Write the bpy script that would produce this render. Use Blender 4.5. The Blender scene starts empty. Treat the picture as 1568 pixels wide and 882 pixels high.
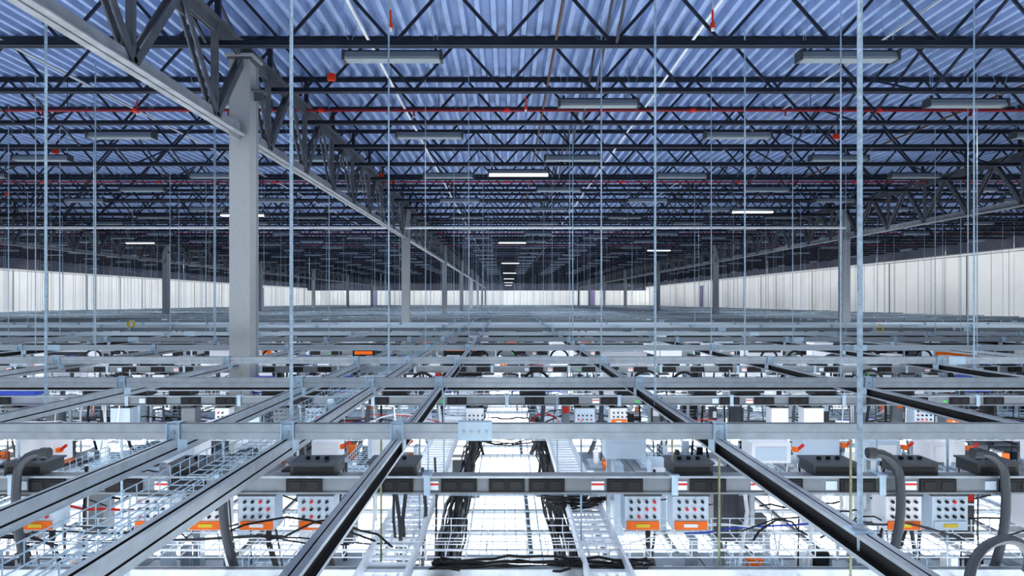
import bpy, math, random
from mathutils import Vector
CZ=4.2            # camera height above the floor
XL,XR=-33.0,23.0  # hall side walls
YB,YF=-8.0,108.0  # hall back / far wall
D=13.0            # column bay
scene=bpy.context.scene
# ------------------------------------------------------------------ materials
def mat(name,col,rough=.5,metal=0.,noise=0.,nscale=8.,emit=None,estr=0.,bump=0.,vary=None):
    m=bpy.data.materials.new(name); m.use_nodes=True
    nt=m.node_tree; b=nt.nodes['Principled BSDF']
    b.inputs['Base Color'].default_value=(*col,1)
    b.inputs['Roughness'].default_value=rough
    b.inputs['Metallic'].default_value=metal
    if vary:   # one random base tone per object
        oi=nt.nodes.new('ShaderNodeObjectInfo'); r=nt.nodes.new('ShaderNodeValToRGB')
        r.color_ramp.elements[0].color=(*[c*vary[0] for c in col],1)
        r.color_ramp.elements[1].color=(*[min(1,c*vary[1]) for c in col],1)
        nt.links.new(oi.outputs['Random'],r.inputs['Fac']); nt.links.new(r.outputs['Color'],b.inputs['Base Color'])
    elif noise>0 or bump>0:
        tc=nt.nodes.new('ShaderNodeTexCoord'); n=nt.nodes.new('ShaderNodeTexNoise')
        n.inputs['Scale'].default_value=nscale; n.inputs['Detail'].default_value=4
        nt.links.new(tc.outputs['Object'],n.inputs['Vector'])
        if noise>0:
            r=nt.nodes.new('ShaderNodeValToRGB')
            r.color_ramp.elements[0].position=.3; r.color_ramp.elements[1].position=.7
            r.color_ramp.elements[0].color=(*[c*(1-noise) for c in col],1)
            r.color_ramp.elements[1].color=(*[min(1,c*(1+noise)) for c in col],1)
            nt.links.new(n.outputs['Fac'],r.inputs['Fac']); nt.links.new(r.outputs['Color'],b.inputs['Base Color'])
        if bump>0:
            bp=nt.nodes.new('ShaderNodeBump'); bp.inputs['Strength'].default_value=bump
            nt.links.new(n.outputs['Fac'],bp.inputs['Height']); nt.links.new(bp.outputs['Normal'],b.inputs['Normal'])
    if emit:
        b.inputs['Emission Color'].default_value=(*emit,1); b.inputs['Emission Strength'].default_value=estr
    return m
M={}
M['deck']=mat('painted_steel_deck',(.31,.41,.63),.5,0,.15,3)
M['joist']=mat('dark_primer_steel',(.022,.028,.044),.4,0,.3,5)
M['girder']=mat('grey_girder_paint',(.115,.125,.14),.5,0,.2,6)
M['girderlt']=mat('girder_lighter_grey',(.32,.34,.36),.5,0,.2,6)  # bottom chord's lit look put into a lighter grey; plates, rails share it
M['column']=mat('grey_column_paint',(.40,.42,.43),.55,0,.05,40,bump=.05)
M['galv']=mat('galvanised_strut',(.46,.51,.55),.30,.55,.10,14)
M['galvf']=mat('galvanised_strut_painted_glints',(.46,.53,.58),.30,.40,vary=(.25,1.6))  # glints on far struts put into the colour as random tones
M['slotshade']=mat('strut_slot_painted_shade',(.010,.011,.013),.6)  # shade inside the strut slots, painted as a near-black colour
M['galvp']=mat('splice_plate_zinc',(.50,.64,.74),.3,.4,.1,10)
M['rod']=mat('threaded_rod_zinc',(.44,.57,.67),.35,.4,.2,60)
M['rodo']=mat('threaded_rod_yellow_zinc',(.28,.29,.17),.4,.4,.2,60)
M['wire']=mat('zinc_wire',(.38,.50,.60),.35,.3)
M['wirew']=mat('white_coated_wire',(.80,.85,.90),.4)
M['wall']=mat('white_insulated_panel',(.87,.88,.87),.6,0,.03,1)
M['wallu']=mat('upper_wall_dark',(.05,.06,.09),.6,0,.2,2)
M['seam']=mat('panel_seam',(.30,.31,.31),.6)
M['floor']=mat('concrete_floor',(.45,.46,.48),.5,0,.1,2)
M['bus']=mat('busway_aluminium',(.25,.275,.295),.4,.2,.12,8)
M['black']=mat('black_plastic',(.006,.006,.007),.45)
M['bsock']=mat('black_socket',(.02,.02,.023),.35)
M['dgrey']=mat('dark_grey_box',(.06,.065,.07),.5)
M['mgrey']=mat('flexible_conduit_grey',(.06,.068,.08),.4)
M['white']=mat('white_enclosure',(.92,.94,.96),.35)
M['pale']=mat('pale_blue_panel',(.62,.73,.83),.4)
M['orange']=mat('orange_label',(1.0,.20,.01),.5)
M['dorange']=mat('strobe_orange',(.60,.06,.015),.5)
M['red']=mat('red_plastic',(.75,.03,.015),.4)
M['rpipe']=mat('red_sprinkler_paint',(.26,.010,.018),.4)
M['green']=mat('green_label',(.1,.6,.15),.5)
M['yellow']=mat('yellow_plastic',(.80,.60,.04),.5)
M['blue']=mat('blue_plastic',(.04,.08,.42),.4)
M['purple']=mat('purple_door_paint',(.22,.19,.36),.5)
M['lpipe']=mat('pale_pipe',(.50,.53,.57),.4)
M['wpipe']=mat('white_pipe',(.9,.92,.92),.4)
M['brown']=mat('brown_conduit',(.12,.07,.05),.5)
M['rack']=mat('rack_top',(.34,.38,.42),.5,0,.3,3)
M['rackd']=mat('rack_door',(.04,.045,.05),.5)
M['unlit']=mat('unlit_aisle_panel',(.10,.115,.13),.4,0,.3,2)
M['fix']=mat('fixture_housing',(.24,.28,.31),.45)
M['fixd']=mat('fixture_diffuser',(.27,.31,.33),.3)
M['tube']=mat('lit_tube',(1,1,1),.5,emit=(1,.97,.92),estr=1.8)
M['glow']=mat('lit_aisle_panel',(.9,.92,.95),.5,emit=(.92,.96,1.0),estr=2.3)
# ------------------------------------------------------------------ mesh builder
class MB:
    def __init__(s): s.v=[];s.f=[];s.mi=[];s.ms=[]
    def m(s,k):
        if k not in s.ms: s.ms.append(k)
        return s.ms.index(k)
    def box(s,x0,x1,y0,y1,z0,z1,k):
        b=len(s.v); i=s.m(k)
        s.v+=[(x0,y0,z0),(x1,y0,z0),(x1,y1,z0),(x0,y1,z0),(x0,y0,z1),(x1,y0,z1),(x1,y1,z1),(x0,y1,z1)]
        for q in ((0,3,2,1),(4,5,6,7),(0,1,5,4),(1,2,6,5),(2,3,7,6),(3,0,4,7)):
            s.f.append([b+j for j in q]); s.mi.append(i)
    def tube(s,pts,r,k,n=6,cap=True):
        pts=[Vector(p) for p in pts]; b=len(s.v); i=s.m(k); u=None
        for j,p in enumerate(pts):
            t=(pts[min(j+1,len(pts)-1)]-pts[max(j-1,0)]).normalized()
            if u is None:
                a=Vector((0,0,1)) if abs(t.z)<.9 else Vector((1,0,0))
                u=(a-t*a.dot(t)).normalized()
            else:
                u=u-t*u.dot(t); u=u.normalized() if u.length>1e-5 else t.orthogonal().normalized()
            w=t.cross(u)
            for q in range(n):
                an=2*math.pi*(q+.5)/n
                s.v.append(tuple(p+u*(r*math.cos(an))+w*(r*math.sin(an))))
        for j in range(len(pts)-1):
            for q in range(n):
                q2=(q+1)%n
                s.f.append([b+j*n+q,b+j*n+q2,b+(j+1)*n+q2,b+(j+1)*n+q]); s.mi.append(i)
        if cap:
            s.f.append([b+q for q in range(n)][::-1]); s.mi.append(i)
            e=b+(len(pts)-1)*n; s.f.append([e+q for q in range(n)]); s.mi.append(i)
    def beam(s,p,q,w,h,k):   # rectangular bar from p to q; w = horizontal thickness
        p=Vector(p);q=Vector(q);t=(q-p).normalized()
        a=Vector((0,0,1)) if abs(t.z)<.95 else Vector((0,1,0))
        sd=t.cross(a).normalized(); up=sd.cross(t)
        b=len(s.v); i=s.m(k)
        for c in (p,q):
            for (a1,a2) in ((-1,-1),(1,-1),(1,1),(-1,1)):
                s.v.append(tuple(c+sd*(a1*w/2)+up*(a2*h/2)))
        for g in ((0,1,2,3),(7,6,5,4),(0,4,5,1),(1,5,6,2),(2,6,7,3),(3,7,4,0)):
            s.f.append([b+j for j in g]); s.mi.append(i)
    def prof(s,prof,axis,a0,a1,o,mats):  # extrude 2-D profile (c,z) along axis; o = (c,z) offset
        n=len(prof); b=len(s.v)
        for a in (a0,a1):
            for (c,z) in prof:
                s.v.append((a,c+o[0],z+o[1]) if axis=='x' else (c+o[0],a,z+o[1]))
        for j in range(n):
            j2=(j+1)%n
            k=mats[j] if isinstance(mats,(list,tuple)) else mats
            s.f.append([b+j,b+j2,b+n+j2,b+n+j]); s.mi.append(s.m(k))
        k=mats[0] if isinstance(mats,(list,tuple)) else mats
        s.f.append([b+j for j in range(n)][::-1]); s.mi.append(s.m(k))
        s.f.append([b+n+j for j in range(n)]); s.mi.append(s.m(k))
    def mesh(s,name):
        me=bpy.data.meshes.new(name); me.from_pydata(s.v,[],s.f); me.update()
        for k in s.ms: me.materials.append(M[k])
        me.polygons.foreach_set('material_index',s.mi)
        return me
def obj(name,me,loc=(0,0,0),parent=None,rz=0):
    o=bpy.data.objects.new(name,me); o.location=loc; o.rotation_euler=(0,0,rz)
    scene.collection.objects.link(o)
    if parent: o.parent=parent
    return o
def Z(h): return CZ+h
R=random.Random(7)
# ------------------------------------------------------------------ shell
b=MB(); b.box(XL,XR,YB,YF,-.1,0,'floor'); obj('floor',b.mesh('floor'))
b=MB()   # corrugated roof deck, flutes run away from the camera
p=.20; n=int((XR-XL)/p); zt=Z(3.76); zb=Z(3.64)
pr=[]
for i in range(n):
    x=XL+i*p; pr+=[(x,zb),(x+.06,zb),(x+.085,zt),(x+.175,zt)]
pr.append((XL+n*p,zb))
i=b.m('deck')
for (x,z) in pr:
    b.v+= [(x,YB,z),(x,YF,z)]
for j in range(len(pr)-1):
    b.f.append([2*j,2*j+1,2*j+3,2*j+2]); b.mi.append(i)
b.box(XL,XR,YB,YF,Z(3.80),Z(3.9),'deck')
obj('ceiling',b.mesh('ceiling'))
def wall_side(name,x,s,top):
    b=MB(); a,c=(x,x+.2*s) if s>0 else (x+.2*s,x)
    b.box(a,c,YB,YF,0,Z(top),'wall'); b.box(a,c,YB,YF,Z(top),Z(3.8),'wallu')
    xi=x-.006*s
    y=YB+.5
    while y<YF:
        b.box(min(x,xi),max(x,xi),y,y+.03,0,Z(top),'seam'); y+=1.1
    for hh in (0,-.12): # cap rails
        b.box(min(x,x-.06*s),max(x,x-.06*s),YB,YF,Z(top+hh)-.02,Z(top+hh)+.02,'girderlt')
    y=YB+1
    while y<YF: # downpipes
        b.tube([(x-.05*s,y,0),(x-.05*s,y,Z(top)-.1)],.02,'mgrey',6); y+=R.choice([3.3,4.4,6.6])
    obj(name,b.mesh(name))
wall_side('wall_right',XR,1,2.38); wall_side('wall_left',XL,-1,2.15)
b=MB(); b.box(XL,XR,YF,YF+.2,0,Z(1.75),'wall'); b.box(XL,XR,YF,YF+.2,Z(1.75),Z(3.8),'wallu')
x=XL
while x<XR: b.box(x,x+.04,YF-.01,YF,0,Z(1.75),'seam'); x+=1.1
obj('wall_far',b.mesh('wall_far'))
b=MB(); b.box(-.5,.5,-.03,.03,0,6.0,'purple'); b.box(-.56,-.5,-.04,.04,0,6.05,'seam'); b.box(.5,.56,-.04,.04,0,6.05,'seam')
dm=b.mesh('door')
for k,(x,y,r) in enumerate([(XR-.05,77,math.pi/2),(XL+.05,88,math.pi/2),(-22,YF-.05,0),(14,YF-.05,0)]):
    obj('door_%d'%(k+1),dm,(x,y,0),rz=r)
# ------------------------------------------------------------------ columns and girders
CX=[-17.8,-3.26,10.9]; CY=[8.1+D*k for k in range(-1,8)]
b=MB(); w=.14; ht=Z(2.98); t=.016; wx=.125
b.box(-wx,wx,-w,-w+t,0,ht,'column'); b.box(-wx,wx,w-t,w,0,ht,'column'); b.box(-wx+.02,wx-.02,-w+t,w-t,0,ht,'column')
b.box(-.17,.17,-.17,.17,ht,ht+.035,'column'); b.box(-.15,.15,-.15,.15,ht-.03,ht,'girder'); b.box(-.3,.3,-.3,.3,0,.03,'column')
b.box(-.012,.012,w,w+.28,Z(1.95),Z(2.2),'girderlt'); b.box(-.012,.012,-w-.28,-w,Z(1.95),Z(2.2),'girderlt')
b.box(wx,wx+.14,-.09,.09,Z(2.58),Z(2.60),'girder'); b.box(wx,wx+.12,-.008,.008,Z(2.48),Z(2.58),'girder')
b.box(-wx-.14,-wx,-.09,.09,Z(2.58),Z(2.60),'girder'); b.box(-wx-.12,-wx,-.008,.008,Z(2.48),Z(2.58),'girder')
for yy in (-.06,.06):
    for zz in (2.0,2.07,2.14): b.box(-.02,.02,w+.1+yy-.012,w+.1+yy+.012,Z(zz)-.012,Z(zz)+.012,'girder')
cm=b.mesh('steel_column')
for x in CX:
    for y in CY: obj('steel_column',cm,(x,y,0))
# girder truss : one bay long
b=MB(); tp=3.08; bt=2.06; L=D
for s in (-1,1):   # double angle chords
    xo=s*.012; xe=s*.085
    a,c=min(xo,xe),max(xo,xe)
    b.box(a,c,.16,L-.16,Z(bt)-.05,Z(bt)-.035,'girderlt'); b.box(min(xo,s*.024),max(xo,s*.024),.16,L-.16,Z(bt)-.035,Z(bt)+.09,'girderlt')
    b.box(a,c,.0,L,Z(tp)+.05,Z(tp)+.065,'girder'); b.box(min(xo,s*.024),max(xo,s*.024),.0,L,Z(tp)-.09,Z(tp)+.05,'girder')
nb=8; dl=L/nb
for k in range(nb):
    y0=k*dl; y1=y0+dl; ym=(y0+y1)/2
    for s in (-1,1):
        b.beam((s*.035,y0 if k else .2,Z(tp)),(s*.035,ym,Z(bt)),.018,.085,'girder')
        b.beam((s*.035,ym,Z(bt)),(s*.035,y1,Z(tp)),.018,.085,'girder')
    b.beam((0,ym,Z(bt)),(0,ym,Z(tp)),.07,.05,'girder')
    b.box(-.01,.01,ym-.14,ym+.14,Z(bt)-.02,Z(bt)+.18,'girder')
    b.box(-.01,.01,y0-.12 if k else 0,y0+.12,Z(tp)-.2,Z(tp),'girder')
    b.box(-.03,.03,y0+.87,y0+.92,Z(tp)+.065,Z(3.56),'joist')
gm=b.mesh('girder_truss')
for x in CX:
    for k in range(-2,7): obj('girder_truss',gm,(x,8.1+D*k,0))
# ------------------------------------------------------------------ open web joists
b=MB(); jb,jt=2.9,3.6
for s in (-1,1):
    a,c=(min(s*.01,s*.05),max(s*.01,s*.05))
    e,f=(min(s*.01,s*.017),max(s*.01,s*.017))
    b.box(XL,XR,a,c,Z(jb)-.030,Z(jb)-.02,'joist'); b.box(XL,XR,e,f,Z(jb)-.02,Z(jb)+.038,'joist')
    b.box(XL,XR,a,c,Z(jt)+.02,Z(jt)+.030,'joist'); b.box(XL,XR,e,f,Z(jt)-.038,Z(jt)+.02,'joist')
x=XL+.1; st=.62; k=0
while x<XR-1.3:
    b.beam((x,0,Z(jt)),(x+st,0,Z(jb)),.02,.036,'joist'); b.beam((x+st,0,Z(jb)),(x+2*st,0,Z(jt)),.02,.036,'joist')
    x+=2*st
jm=b.mesh('open_web_roof_joist')
xb=MB(); x=XL+2.0   # X bridging between two neighbouring joists
while x<XR:
    xb.beam((x,.05,Z(jb)),(x,1.575,Z(jt)),.03,.028,'joist'); xb.beam((x+.03,.05,Z(jt)),(x+.03,1.575,Z(jb)),.03,.028,'joist'); x+=4.6
xm=xb.mesh('joist_cross_bridging')
y=7.37-1.625*9
while y<YF: 
    if y>YB:
        obj('open_web_roof_joist',jm,(0,y,0))
        if y+1.7<YF: obj('joist_cross_bridging',xm,(0,y,0))
    y+=1.625
# ------------------------------------------------------------------ pipes in roof
b=MB()
for y in (10.55,16.9,23.2,29.7,36,42.5,52,61.5,71,81):
    b.tube([(XL+.3,y,Z(3.08)),(XR-.3,y,Z(3.08))],.022,'rpipe',8)
    x=XL+1.5
    while x<XR-1:
        b.tube([(x,y,Z(3.08)),(x,y,Z(2.98))],.014,'rpipe',6); b.tube([(x,y,Z(2.985)),(x,y,Z(2.965))],.03,'lpipe',8)
        b.tube([(x+.4,y,Z(3.05)),(x+.4,y,Z(3.64))],.006,'joist',4)
        b.tube([(x+1.46,y,Z(3.08)),(x+1.54,y,Z(3.08))],.036,'red',8)
        x+=3
obj('sprinkler_pipe_network',b.mesh('sprinkler_pipe_network'))
b=MB()
for (x,k,r) in ((-1.75,'wpipe',.02),(.62,'brown',.018),(2.35,'wpipe',.018),(4.75,'lpipe',.014),(-6.4,'lpipe',.018),(7.9,'brown',.02)):
    b.tube([(x,YB,Z(3.3)),(x,YF-.3,Z(3.3))],r,k,6)
obj('roof_conduit_run',b.mesh('roof_conduit_run'))
b=MB()
b.tube([(-17.8+.2,20.6,Z(2.32)),(10.9-.2,20.6,Z(2.32))],.045,'wpipe',8)
x=-17
while x<10.9: b.tube([(x,20.6,Z(2.27)),(x,20.6,Z(3.64))],.006,'rod',4); x+=2.6
b.tube([(XL,20.6,Z(2.32)),(-18.0,20.6,Z(2.32))],.045,'wpipe',8)
obj('overhead_water_pipe',b.mesh('overhead_water_pipe'))
b=MB(); b.box(-.05,.05,-.03,.03,-.045,.045,'dorange'); b.tube([(0,0,.045),(0,0,.2)],.010,'lpipe'); b.tube([(0,-.03,0),(0,-.05,0)],.028,'red',10)
sm=b.mesh('fire_alarm_strobe')
for (x,y,h) in ((-2.35,8.75,3.0),(-5.3,7.3,3.32),(6.1,12.1,3.05),(-9.2,13.3,3.05),(-3.0,15.6,3.0),(9,9.4,3.05),(-14,18.3,3.0)):
    obj('fire_alarm_strobe',sm,(x,y,Z(h)))
b=MB(); b.tube([(0,0,.2),(0,0,.06)],.012,'red',8); b.tube([(0,0,.06),(0,0,.0)],.026,'dorange',10); b.tube([(0,0,0),(0,0,-.03)],.018,'white',8); b.tube([(0,0,.2),(0,0,.36)],.008,'lpipe')
sm=b.mesh('smoke_detector')
for (x,y) in ((-1.3,7.3),(2.3,7.3),(-6.0,10.6),(4.4,16.9),(.3,10.4)): obj('smoke_detector',sm,(x,y,Z(3.05)))
# ------------------------------------------------------------------ light fixtures
def fixture(lit):
    b=MB(); L=.55
    pf=[(-.075,0),(.075,0),(.075,.03),(.04,.10),(-.04,.10),(-.075,.03)]
    b.prof(pf,'x',-L,L,(0,0),['tube' if lit else 'fixd','tube' if lit else 'fixd','fix','fix','fix','tube' if lit else 'fixd'])
    for s in (-1,1):
        b.box(min(s*L,s*(L+.03)),max(s*L,s*(L+.03)),-.08,.08,-.01,.11,'dgrey')
        b.box(s*.5-.015,s*.5+.015,-.02,.02,.1,.16,'joist')
        b.tube([(s*.5,0,.15),(s*.56,-.06,.45),(s*.56,-.06,.84)],.004,'wire',4)
        b.tube([(s*.5,0,.15),(s*.44,.06,.45),(s*.44,.06,.84)],.004,'wire',4)
    b.box(-L-.02,L+.02,-.012,.012,.10,.125,'joist')
    return b.mesh('fluorescent_light_fixture')
fo=fixture(False); fl=fixture(True)
ld=bpy.data.lights.new('fill_spot','SPOT'); ld.energy=52; ld.spot_size=math.radians(160); ld.spot_blend=.6; ld.shadow_soft_size=0; ld.color=(.95,.97,1)  # fill spots added under ceiling fixtures that are themselves unlit
ldf=ld.copy(); ldf.energy=230  # stronger copy of the added fill, for the outer and far hall
for i in range(-10,8):
    x=-1.33+2.65*i
    if x<XL+4.5 or x>XR-4.5: continue
    off=0 if i%2==0 else 1.8
    j=-3
    while True:
        y=7.62+off+3.62*j; j+=1
        if y>70: break
        if y<YB+1: continue
        o=obj('fluorescent_light_fixture',fo,(x,y,Z(2.80)))
        if y<26 and abs(x)<14:
            if (i+j)%2==0 or y<9: obj('fill_spot',ld,(0,0,-.06),o)
        elif j%3==0 and i in (-9,-7,-4,-2,0,2,6): obj('fill_spot',ldf,(0,0,-.06),o)
for (x,y,h) in [(.22,12.3+14.4*k,2.36) for k in range(7)]+[(6.6,17.6,2.38),(7.2,31,2.38),(-6.7,16.6,2.16),(-14,25,2.2)]:
    obj('lit_fluorescent_fixture',fl,(x,y,Z(h)))
# invented wall-wash units, added to brighten the walls
wl=bpy.data.lights.new('wall_fill_spot','SPOT'); wl.energy=150; wl.spot_size=math.radians(125); wl.spot_blend=.5; wl.shadow_soft_size=0; wl.color=(1,1,.98)
wl2=wl.copy(); wl2.energy=260
b=MB(); b.box(-.08,.08,-.4,.4,0,.08,'fix'); b.box(-.1,.1,-.42,.42,.08,.1,'joist'); b.tube([(0,0,.1),(0,0,.6)],.008,'joist'); wm=b.mesh('added_wall_wash')
y=3
while y<YF-2:
    for (x,s) in ((XR-3.2,1),(XL+3.2,-1)):
        o=obj('added_wall_wash',wm,(x,y,Z(2.5 if s>0 else 2.3)))
        l=obj('fill_spot',wl,(0,0,-.05),o); l.rotation_euler=(0,math.radians(-58*s),0)
    y+=4.9
x=XL+5
while x<XR:
    o=obj('added_wall_wash',wm,(x,YF-4,Z(2.3)),rz=math.pi/2)
    l=obj('fill_spot',wl2,(0,0,-.05),o); l.rotation_euler=(0,math.radians(-58),0) ; x+=6
# ------------------------------------------------------------------ strut grid
a,h=.027,.082
slot_both=[(-a,0),(a,0),(a,.014),(a-.004,.014),(.004,.016),(.004,.064),(a-.004,.066),(a-.004,.068),(a,.068),(a,h),(.003,h),(.003,h-.012),(-.003,h-.012),(-.003,h),(-a,h),(-a,.068),(-a+.004,.068),(-.004,.064),(-.004,.016),(-a,.014)]
mb_=['galv','galv','slotshade','slotshade','slotshade','slotshade','slotshade','slotshade','galv','galv','slotshade','slotshade','slotshade','galv','galv','slotshade','slotshade','slotshade','slotshade','galv']
s_=.007
slot_up=[(-a,0),(a,0),(a,.030),(a-.006,.032),(a-.006,.037),(a,.039),(a,h),(s_,h),(s_,h-.05),(-s_,h-.05),(-s_,h),(-a,h),(-a,.039),(-a+.006,.037),(-a+.006,.032),(-a,.030)]
mu=['galv','galv','slotshade','slotshade','slotshade','galv','galv','slotshade','slotshade','slotshade','galv','galv','slotshade','slotshade','slotshade','galv']
b1=MB(); b1.prof(slot_up,'y',-3,YF-1,(0,0),mu); m_up=b1.mesh('strut_channel')
b1=MB(); b1.prof(slot_both,'y',-3,YF-1,(0,0),mb_); m_bb=b1.mesh('strut_channel')
LX=[(-3.3,1),(-1.78,1),(-1.17,1),(-.585,0),(1.135,0),(3.10,0)]
x=-5.3
while x>XL+1: LX.append((x,0 if len(LX)%2 else 1)); x-=2.0
x=5.10
while x<XR-1: LX.append((x,len(LX)%2)); x+=1.97
zl=Z(-.74)-h
for (x,t) in LX: obj('longitudinal_strut_channel',m_up if t else m_bb,(x,0,zl+.004))
pf=[(-a,0),(a,0),(a,h),(s_,h),(s_,h-.03),(-s_,h-.03),(-s_,h),(-a,h),(-a,.046),(-a+.003,.044),(-a+.003,.038),(-a,.036)]
def transverse(g):
    b1=MB()
    b1.prof(pf,'x',XL+.5,XR-.5,(0,0),[g,g,g,'slotshade','slotshade','slotshade',g,g,g,g,g,g])
    for (x,t) in LX:   # fittings at every crossing
        b1.box(x-.034,x-.028,-.05,.05,-.06,h+.006,'galvp'); b1.box(x+.028,x+.034,-.05,.05,-.06,h+.006,'galvp')
        b1.box(x-.034,x+.034,-.034,-.028,-.0,h+.004,'galvp'); b1.box(x-.034,x+.034,-.034,.034,h+.001,h+.008,'galvp')
        b1.tube([(x,-.045,.04),(x,-.028,.04)],.011,'galv',6)
    x=XL+2.0
    while x<XR-1:
        if not -3<x<3.4: b1.box(x-.10,x+.10,-.034,-.026,-.004,h+.004,'galvp')
        x+=6.05
    return b1.mesh('strut_channel')
mt=transverse('galv'); mtf=transverse('galvf')
TY=[3.52-2.1+2.1*k for k in range(0,50) if 3.52-2.1+2.1*k<YF-1]
for y in TY: obj('transverse_strut_channel',mt if y<9 else mtf,(0,y,Z(-.74)))
b1=MB(); b1.box(-.09,.09,-.006,0,-.006,h+.006,'galvp'); b1.box(-.09,.09,-.006,.05,h+.006,h+.012,'galvp')
for xx in (-.06,-.02,.02,.06): b1.tube([(xx,-.014,h/2),(xx,-.006,h/2)],.009,'galv',6)
obj('strut_splice_plate',b1.mesh('strut_splice_plate'),(-.17,3.52-.028,Z(-.74)))
b1=MB(); b1.prof(slot_both,'x',XL+.5,XR-.5,(0,0),mb_); m2=b1.mesh('sub_strut')
for k in range(30):
    y=7.15+3.47*k
    if y<YF-2: obj('lower_strut_channel',m2,(0,y,Z(-.98)))
b1=MB(); b1.prof(pf,'x',XL+.5,XR-.5,(0,0),'galv'); obj('lower_strut_channel',b1.mesh('sub_strut'),(0,3.96,Z(-1.70)))
# ------------------------------------------------------------------ hanger rods
b=MB()
near=[(-1.17,3.545,.010),(-1.23,6.8,.009),(1.135,2.1,.0085),(1.135,5.0,.009),(-3.6,5.1,.011),(-6.3,10,.011),(-5.4,12.05,.011),(1.2,11.9,.009),(1.2,8.3,.009),(3.17,8.7,.01),(5.15,7.2,.009),(3.17,6.2,.007)]
for (x,y,r) in near:
    b.tube([(x,y,Z(-.84)),(x,y,Z(3.66))],r,'rod',8)
    b.tube([(x,y,Z(-.735)),(x,y,Z(-.72))],.022,'galv',6); b.box(x-.035,x+.035,y-.035,y+.035,Z(-.74),Z(-.733),'galvp')
for y in TY:
    if y<9: continue
    for (x,t) in LX:
        if R.random()<.42:
            yy=y+R.uniform(-.5,.5)
            b.tube([(x,yy,Z(-.82)),(x,yy,Z(3.66))],.0075,'rod',4,cap=False)
for y in TY[:5]:
    for (x,t) in LX:
        if abs(x)>6.5 and R.random()<.5: b.tube([(x,y,Z(-.82)),(x,y,Z(3.66))],.008,'rod',5)
obj('hanger_rods',b.mesh('hanger_rods'))
# ------------------------------------------------------------------ wire mesh trays
def basket(name,x0,x1,y0,y1,hz,dp,pw,pl,r,k,axis='y'):
    b=MB()
    def P(c,l,z): return (c,l,z) if axis=='y' else (l,c,z)
    nw=max(1,round((x1-x0)/pw))
    for i in range(nw+1):
        c=x0+(x1-x0)*i/nw; b.tube([P(c,y0,hz),P(c,y1,hz)],r,k,4)
    for j in (1,2):
        for c in (x0,x1): b.tube([P(c,y0,hz+dp*j/2),P(c,y1,hz+dp*j/2)],r,k,4)
    l=y0
    while l<=y1:
        b.tube([P(x0,l,hz+dp),P(x0,l,hz),P(x1,l,hz),P(x1,l,hz+dp)],r,k,4); l+=pl
    return b.mesh(name)
obj('wire_basket_cable_tray',basket('wire_basket_cable_tray',-1.70,-1.44,.6,60,Z(-.93),.09,.065,.1,.0034,'wire'))
lt=basket('wire_basket_cable_tray',-.15,.15,1.5,30,Z(-1.76),.10,.075,.1,.0036,'wire')
for x in (-2.75,-1.55,1.62,2.55,4.2,-4.4): obj('wire_basket_cable_tray',lt,(x,0,0))
def ladder(x0,x1):
    b=MB()
    for x in (x0,x1): b.box(x-.010,x+.010,1.2,90,Z(-1.64),Z(-1.55),'wirew')
    for i in (1,2,3): b.box(x0+(x1-x0)*i/4-.006,x0+(x1-x0)*i/4+.006,1.2,90,Z(-1.64),Z(-1.63),'wirew')
    y=1.25
    while y<90: b.box(x0,x1,y,y+.045,Z(-1.63),Z(-1.615),'wirew'); y+=.11
    return b.mesh('cable_ladder')
obj('cable_ladder_tray',ladder(-.86,-.58)); obj('cable_ladder_tray',ladder(.47,.72))
obj('wire_basket_cable_tray',basket('wire_basket_cable_tray',-.30,.26,2.5,60,Z(-1.90),.06,.10,.2,.0045,'wire'))
rowtray=basket('wire_basket_cable_tray',-.02,.42,XL+.5,XR-.5,Z(-1.62),.10,.11,.13,.0042,'wirew',axis='x')
rowtray2=basket('wire_basket_cable_tray',.9,1.2,XL+.5,XR-.5,Z(-1.5),.08,.1,.13,.004,'wire',axis='x')
# central cable bundles
b=MB()
for side in (-1,1):
    for q in range(30):
        x0=side*(.43+R.uniform(-.08,.08)); z0=Z(-1.80+R.uniform(-.10,.10)); pts=[]; ph=R.uniform(0,6)
        y=1.5
        while y<60:
            pts.append((x0+R.uniform(-.015,.015)+.03*math.sin(y*1.7+ph),y,z0+R.uniform(-.03,.03))); y+=.35 if y<14 else 2.2
        b.tube(pts,R.choice([.008,.010,.014]),R.choice(['black','black','black','black','dgrey','mgrey']),5)
for q in range(30):   # loops spilling across the well
    y=R.choice([3.95,4.0,4.0,7.7,11.2])+R.uniform(-.06,.06); pts=[]
    x0=R.uniform(-.5,-.3); x1=R.uniform(.3,.9); sg=R.uniform(.0,.12)
    for i in range(13):
        t=i/12; pts.append((x0+(x1-x0)*t,y+R.uniform(-.01,.01)+.08*math.sin(t*3.14),Z(-1.60)-sg*math.sin(t*math.pi)+R.uniform(-.01,.01)))
    b.tube(pts,R.choice([.007,.009]),'black',5)
for q in range(10):   # coil left on the right ladder tray
    rr=.10+.012*q
    b.tube([(.55+1.6*rr*math.cos(i*math.pi/9),5.15+rr*math.sin(i*math.pi/9),Z(-1.60)+.01*q+R.uniform(-.01,.02)) for i in range(3,17)],.008,'black',5)
obj('black_cable_bundle',b.mesh('black_cable_bundle'))
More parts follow.
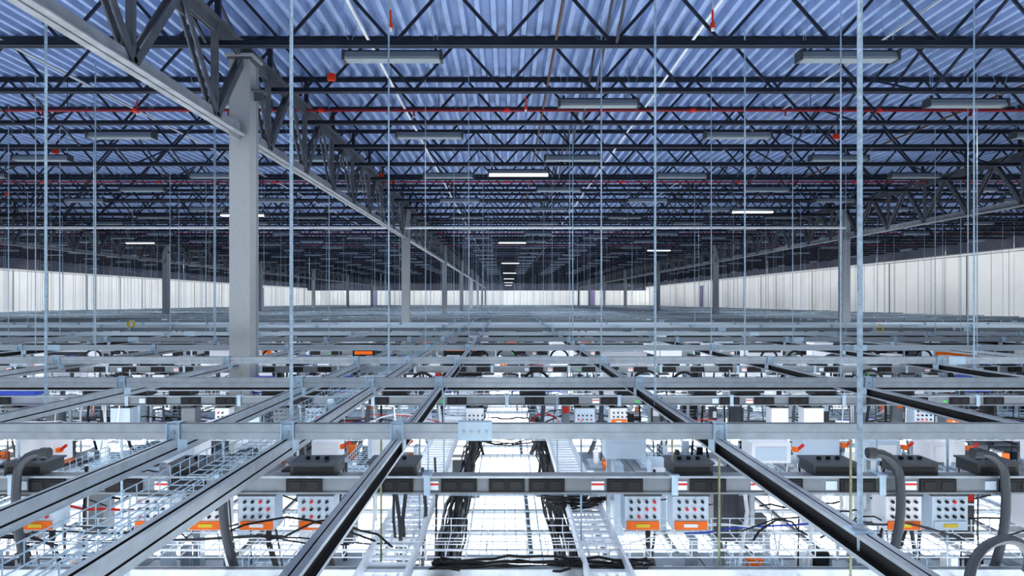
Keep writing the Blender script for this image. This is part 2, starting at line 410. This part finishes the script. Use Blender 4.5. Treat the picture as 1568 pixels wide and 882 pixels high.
# ------------------------------------------------------------------ equipment rows
def arc(cx,y,z,r,k=10): return [(cx+r*math.cos(math.pi*i/k),y,z+r*math.sin(math.pi*i/k)) for i in range(k+1)]
def rowkit(seed,first=False,litp=1.0,far=False):
    r=random.Random(seed); out={}
    # busway
    b=MB(); z0,z1=Z(-1.205),Z(-1.10)
    b.box(XL+.6,XR-.6,-.05,.05,z0,z1,'bus'); b.box(XL+.6,XR-.6,-.062,-.05,z1-.010,z1+.004,'galv'); b.box(XL+.6,XR-.6,-.062,-.05,z0-.004,z0+.008,'bus')
    mods=[-1.27,-.70,-.30,0.0,.25,.74,1.26,1.74,2.2,2.7,3.2] if first else []
    x=XL+1.2
    while x<XR-1:
        if not(first and -1.6<x<3.5): mods.append(x)
        x+=r.choice([.40,.48,.48,.9])
    for m_ in mods:
        b.box(m_-.112,m_+.112,-.066,-.05,z0+.012,z1-.014,'black')
        for q in (-.055,.055): b.box(m_+q-.035,m_+q+.035,-.069,-.066,z0+.028,z1-.03,'bsock')
        u=r.random()
        if u<.3: b.box(m_-.21,m_-.13,-.055,-.05,z0+.02,z1-.03,'white'); b.box(m_-.21,m_-.13,-.056,-.055,z0+.05,z0+.062,'red')
        elif u<.5: b.box(m_-.19,m_-.14,-.055,-.05,z0+.03,z0+.055,'green')
        elif u<.7: b.box(m_-.20,m_-.13,-.055,-.05,z0+.02,z1-.03,'pale')
    x=XL+1.4
    while x<XR-1: # hangers up to the strut
        b.tube([(x,0,z1),(x,0,Z(-.80))],.006,'rod' if r.random()<.8 else 'rodo',6); b.box(x-.03,x+.03,-.065,.065,z1,z1+.012,'galvp'); b.box(x-.02,x+.02,-.07,-.062,z0-.01,z1+.012,'galvp'); x+=r.choice([1.3,1.55])
    out['power_busway']=b.mesh('power_busway')
    # tap boxes
    b=MB()
    tb=[-3.05,-2.3,-1.95,-1.62,-1.24,.88,1.19,2.57,2.87,3.5] if first else []
    x=XL+1.2
    while x<XR-1:
        if not(first and -3.3<x<3.9): tb.append(x)
        x+=r.choice([.34,.36,.4,.8,1.3,1.9])
    for x in tb:
        y0=.08; y1=.24; hw=.115 if first else r.choice([.08,.1,.115]); a,c=x-hw,x+hw; zt_,zb_=Z(-1.25),Z(-1.485)+(0 if first else r.choice([0,.03,-.05]))
        b.box(a,c,y0,y1,zb_,zt_,r.choice(['pale','white']) if (first or r.random()<.75) else 'bus'); b.box(a-.006,c+.006,y0-.01,y1,zt_-.012,zt_,'mgrey')
        if first or r.random()<.6:
            b.box(a+.01,c-.01,y0-.008,y0,zb_+.006,zb_+.060,'orange' if r.random()<.9 else 'pale')
            b.box(a+.07,c-.07,y0-.012,y0-.008,zb_+.022,zb_+.044,'white' if r.random()<.6 else 'yellow')
        if first or r.random()<.6:
          for i in range(4 if hw>.09 else 2):
            for j in range(3):
                xx=a+.04+i*.05; zz=zb_+.090+j*.048
                if zz>zt_-.02: continue
                kk=r.choice(['red','black','black','dgrey','bsock'])
                b.tube([(xx,y0-.016,zz),(xx,y0,zz)],.0100,kk,8)
        if r.random()<.6:
            b.tube([(x+.05,y0+.08,zb_),(x+.05,y0+.08,zb_-.12),(x+.1,y0+.1,zb_-.3)],.018,'black',6)
        b.box(x-.05,x+.05,.05,.12,Z(-1.25),Z(-1.12),'dgrey')
    out['power_tap_box_row']=b.mesh('power_tap_box_row')
    # boxes on / above the busway
    b=MB()
    db=[-3.05,-2.0,-1.22,-.72,1.17,2.07,2.6,3.1] if first else []
    x=XL+1.3
    while x<XR-1:
        if not(first and -3.3<x<3.5): db.append(x)
        x+=r.choice([.5,.9,1.1,1.6])
    for x in db:
        w_=r.uniform(.12,.155)
        b.box(x-w_,x+w_,-.03,.17,Z(-1.098),Z(-1.03),'dgrey'); b.box(x-w_-.01,x+w_+.01,-.04,.18,Z(-1.03),Z(-1.02),'mgrey')
        b.box(x-w_+.02,x+w_-.02,-.034,-.03,Z(-1.085),Z(-1.05),'black')
        for q in (-.06,0,.06): b.tube([(x+q,.06,Z(-1.02)),(x+q,.06,Z(-1.0))],.014,'black',6)
    x=XL+1.5
    while x<XR-1:
        if not(-.75<x<.75):
            w_=r.uniform(.09,.16); yy=r.uniform(.4,.6); hh=r.uniform(.12,.2)
            b.box(x-w_,x+w_,yy,yy+.2,Z(-1.14),Z(-1.14)+hh,r.choice(['white','white','white','pale','blue' if not first else 'white','white'])); b.box(x-w_+.03,x+w_-.03,yy-.006,yy,Z(-1.12),Z(-1.14)+hh-.03,r.choice(['pale','white','white','pale']))
            b.box(x-w_+.02,x-w_+.05,yy+.08,yy+.11,Z(-1.62),Z(-1.14),'galv')
            if r.random()<.5:
                b.box(x+w_+.02,x+w_+.05,yy-.01,yy+.03,Z(-1.06),Z(-1.03),'orange')
                b.tube([(x+w_+.04,yy,Z(-1.05)),(x+w_+.09,yy,Z(-1.01))],.011,'red',6)
        x+=r.choice([.42,.5,.75,1.0])
    if far:   # taller white and dark cabinets standing just below the grid
        x=XL+1.0
        while x<XR-1:
            w_=r.uniform(.25,.9); yy=r.uniform(1.0,2.4); k_=r.choice(['white','white','white','pale','dgrey','black'])
            tz=Z(r.uniform(-1.0,-.84)); b.box(x,x+w_,yy,yy+.35,Z(-1.9),tz,k_); b.box(x+.04,x+w_-.04,yy-.01,yy,tz-.12,tz-.05,r.choice(['dgrey','pale','orange','white']))
            b.box(x-.01,x+w_+.01,yy-.015,yy+.36,tz,tz+.012,'dgrey' if k_ in('dgrey','black') else 'white')
            x+=w_+r.choice([.2,.4,.9,1.4])
    x=XL+1.1
    while x<XR-1:   # small equipment hung behind the busway
        if not(-.8<x<.6):
            w_=r.uniform(.05,.2); yy=r.uniform(.55,.95); t_=r.uniform(1.2,1.45)
            b.box(x,x+w_,yy,yy+.15,Z(-1.75),Z(-t_),r.choice(['dgrey','mgrey','black','white','white','pale','bus']))
            if r.random()<.5: b.box(x+.01,x+w_-.01,yy-.006,yy,Z(-t_-.12),Z(-t_-.04),r.choice(['orange','pale','red','white','green']))
        x+=r.choice([.3,.4,.5,.7])
    out['power_junction_box_row']=b.mesh('power_junction_box_row')
    # conduits
    b=MB()
    cs=[(-3.0,-1),(-1.72,-1),(2.4,1),(3.05,1)] if first else []
    x=XL+1.8
    while x<XR-1:
        if not(first and -3.6<x<3.6): cs.append((x,r.choice([-1,1])))
        x+=r.choice([.7,1.4,2.2])
    for (x,s) in cs:
        yy=-.11 if first else .22
        pts=[]
        for i in range(19):
            t=i/18
            if t<.3: a_=t/.3*math.pi*.5; px=x-s*.15+s*.15*math.sin(a_)*1.0+s*.03; pz=Z(-.94)-.15*(1-math.cos(a_))
            else:
                u=(t-.3)/.7; px=x+s*.03-s*.14*(u**1.6)+s*.03*math.sin(u*math.pi); pz=Z(-1.09)-u*.75
            pts.append((px,yy,pz))
        b.tube(pts,.027,'mgrey',10)
        b.tube([pts[0],(pts[0][0]-s*.05,yy,pts[0][2])],.034,'dgrey',8)
    if first:
        b.tube([(2.50+.26*math.cos(math.pi*(1-i/16)),-1.0+.02*i,Z(-1.43)+.22*math.sin(math.pi*(i/16))) for i in range(17)],.024,'mgrey',10)
    else:
        x=XL+2
        while x<XR-2:
            if r.random()<.6: b.tube(arc(x,.12,Z(-.98),r.uniform(.12,.17)),.018,'black',6)
            x+=r.choice([.45,.9,1.3])
    out['flexible_conduit_group']=b.mesh('flexible_conduit_group')
    # cables
    b=MB()
    for q in range(420):
        x=r.uniform(XL+1,XR-3); L_=r.uniform(.3,1.3); yy=r.uniform(-.02,.4) if r.random()<.5 else r.uniform(.5,1.3); zz=Z(r.uniform(-1.6,-1.48))
        if first and x+L_>-.6 and x<.5: continue
        k=r.choice(['black']*8+['dgrey']*3+['white']*3+['mgrey']*2+['red','blue'])
        rr=r.choice([.005,.007,.010]); pts=[]; dy=r.uniform(-.2,.2); up=r.choice([0,0,.05,.12])
        for i in range(8):
            t=i/7; pts.append((x+L_*t,yy+dy*t+r.uniform(-.02,.02),zz+up*math.sin(t*3.14)+r.uniform(-.015,.015)))
        b.tube(pts,rr,k,5)
    for q in range(380): # drops
        x=r.uniform(XL+1,XR-1); yy=r.uniform(.02,.9)
        if -.55<x<.5: continue
        b.tube([(x,yy,Z(-1.2)),(x+r.uniform(-.04,.04),yy,Z(-1.5)),(x+r.uniform(-.08,.08),yy+.05,Z(-1.95))],r.choice([.006,.010,.014]),r.choice(['black','black','mgrey','white','white','dgrey']),5)
    out['loose_cable_group']=b.mesh('loose_cable_group')
    # racks
    b=MB()
    x=XL+.8
    while x<XR-1.2:
        if x+.6<-.95 or x>.85:
            hz=Z(-2.0)+r.choice([0,0,-.06])
            b.box(x,x+.59,.05,1.05,0.0,hz,'rack'); b.box(x+.02,x+.57,.04,.05,.05,hz-.04,'rackd')
            b.box(x+.1,x+.5,.2,.55,hz,hz+.03,r.choice(['dgrey','black','white','pale']))
            for q in range(4):
                xx=x+r.uniform(.05,.5); yy=r.uniform(.15,.9)
                b.box(xx,xx+r.uniform(.04,.12),yy,yy+r.uniform(.04,.12),hz,hz+r.uniform(.05,.3),r.choice(['white','white','black','pale','dgrey','galv','orange']))
            x+=.6
        else: x+=.1
    out['server_rack_row']=b.mesh('server_rack_row')
    # lit containment ceiling of the aisle
    b=MB()
    x=XL+.8
    while x<XR-.8:
        x2=min(x+3.0,XR-.8)
        b.box(x,x2,1.12,3.44,Z(-2.12),Z(-2.09),'glow' if (r.random()<litp or -3<x<1) else 'unlit'); x=x2
    b.box(-.42,.40,-.2,1.12,Z(-2.12),Z(-2.09),'glow')
    x=XL+.8
    while x<XR-.8:
        b.box(x-.018,x+.018,1.12,3.44,Z(-2.09),Z(-2.06),'mgrey'); x+=.6
    for yy in (1.12,1.7,2.28,2.86,3.42): b.box(XL+.8,XR-.8,yy-.018,yy+.018,Z(-2.09),Z(-2.055),'bus')
    for q in range(150):
        x=r.uniform(XL+1,XR-1.4); yy=r.uniform(1.3,3.2)
        if -.5<x<.3: continue
        b.box(x,x+r.uniform(.05,.3),yy,yy+r.uniform(.05,.2),Z(-2.09),Z(-2.09)+r.uniform(.04,.25),r.choice(['mgrey','dgrey','white','pale','white']))
    out['lit_aisle_containment_ceiling']=b.mesh('lit_aisle_containment_ceiling')
    return out
kits={0:rowkit(11,True),1:rowkit(22,litp=.9),2:rowkit(33,litp=.8,far=True),3:rowkit(44,litp=.75,far=True),4:rowkit(55,litp=.65,far=True)}
k=-2
while 4.15+3.47*k<YF-4:
    y=4.15+3.47*k
    kit=kits[0] if k<=0 else kits[1] if k==1 else kits[2+(k%3)]
    for nm,me in kit.items(): 
        if k<0 and nm in ('flexible_conduit_group',): continue
        obj(nm,me,(0,y,0))
    obj('wire_basket_cable_tray',rowtray,(0,y,0)); obj('wire_basket_cable_tray',rowtray2,(0,y,0))
    k+=1
b=MB()   # blue terminal box hung in the second row
b.box(-.28,.28,0,.2,0,.09,'blue'); b.box(-.30,.30,-.01,.21,.09,.10,'white'); b.tube([(-.2,.1,.1),(-.2,.1,.22)],.006,'rod'); b.tube([(.2,.1,.1),(.2,.1,.22)],.006,'rod')
obj('blue_terminal_box',b.mesh('blue_terminal_box'),(-5.55,7.28,Z(-1.05)))
# hangers for lower trays
b=MB()
for (x,y,k) in ((-.78,4.05,'rodo'),(1.3,4.0,'rodo'),(.50,4.4,'rod'),(-.6,4.5,'rod'),(2.0,3.8,'rodo'),(-2.3,3.9,'rod'),(-3.1,3.8,'rod'),(2.9,4.3,'rod'),(.44,5.7,'rod'),(-.55,5.7,'rod')):
    b.tube([(x,y,Z(-.8)),(x,y,Z(-2.0))],.007,k,6)
obj('tray_hanger_rods',b.mesh('tray_hanger_rods'))
# yellow coils on the grid
b=MB()
for q in range(3):
    b.tube([(.08*math.cos(i*math.pi/8)+q*.01,q*.02,.08+.08*math.sin(i*math.pi/8)) for i in range(17)],.009,'yellow',6)
ym=b.mesh('yellow_cable_coil')
obj('yellow_cable_coil',ym,(-9.3,16.12,Z(-.74)+h)); obj('yellow_cable_coil',ym,(8.0,14.02,Z(-.74)+h))
# ------------------------------------------------------------------ world, camera
w=bpy.data.worlds.new('world'); scene.world=w; w.use_nodes=True
w.node_tree.nodes['Background'].inputs[0].default_value=(.88,.93,1,1); w.node_tree.nodes['Background'].inputs[1].default_value=.5
cam=bpy.data.cameras.new('camera'); co=bpy.data.objects.new('camera',cam); scene.collection.objects.link(co)
cam.lens=22.96; cam.sensor_width=36; cam.shift_x=.005; cam.shift_y=.0128; cam.clip_end=400; cam.clip_start=.05
co.location=(0,0,CZ); co.rotation_euler=(math.pi/2,0,0); scene.camera=co
scene.view_settings.view_transform='Standard'
scene.view_settings.exposure=.32
try: scene.view_settings.look='Medium High Contrast'
except Exception as e: print(e)
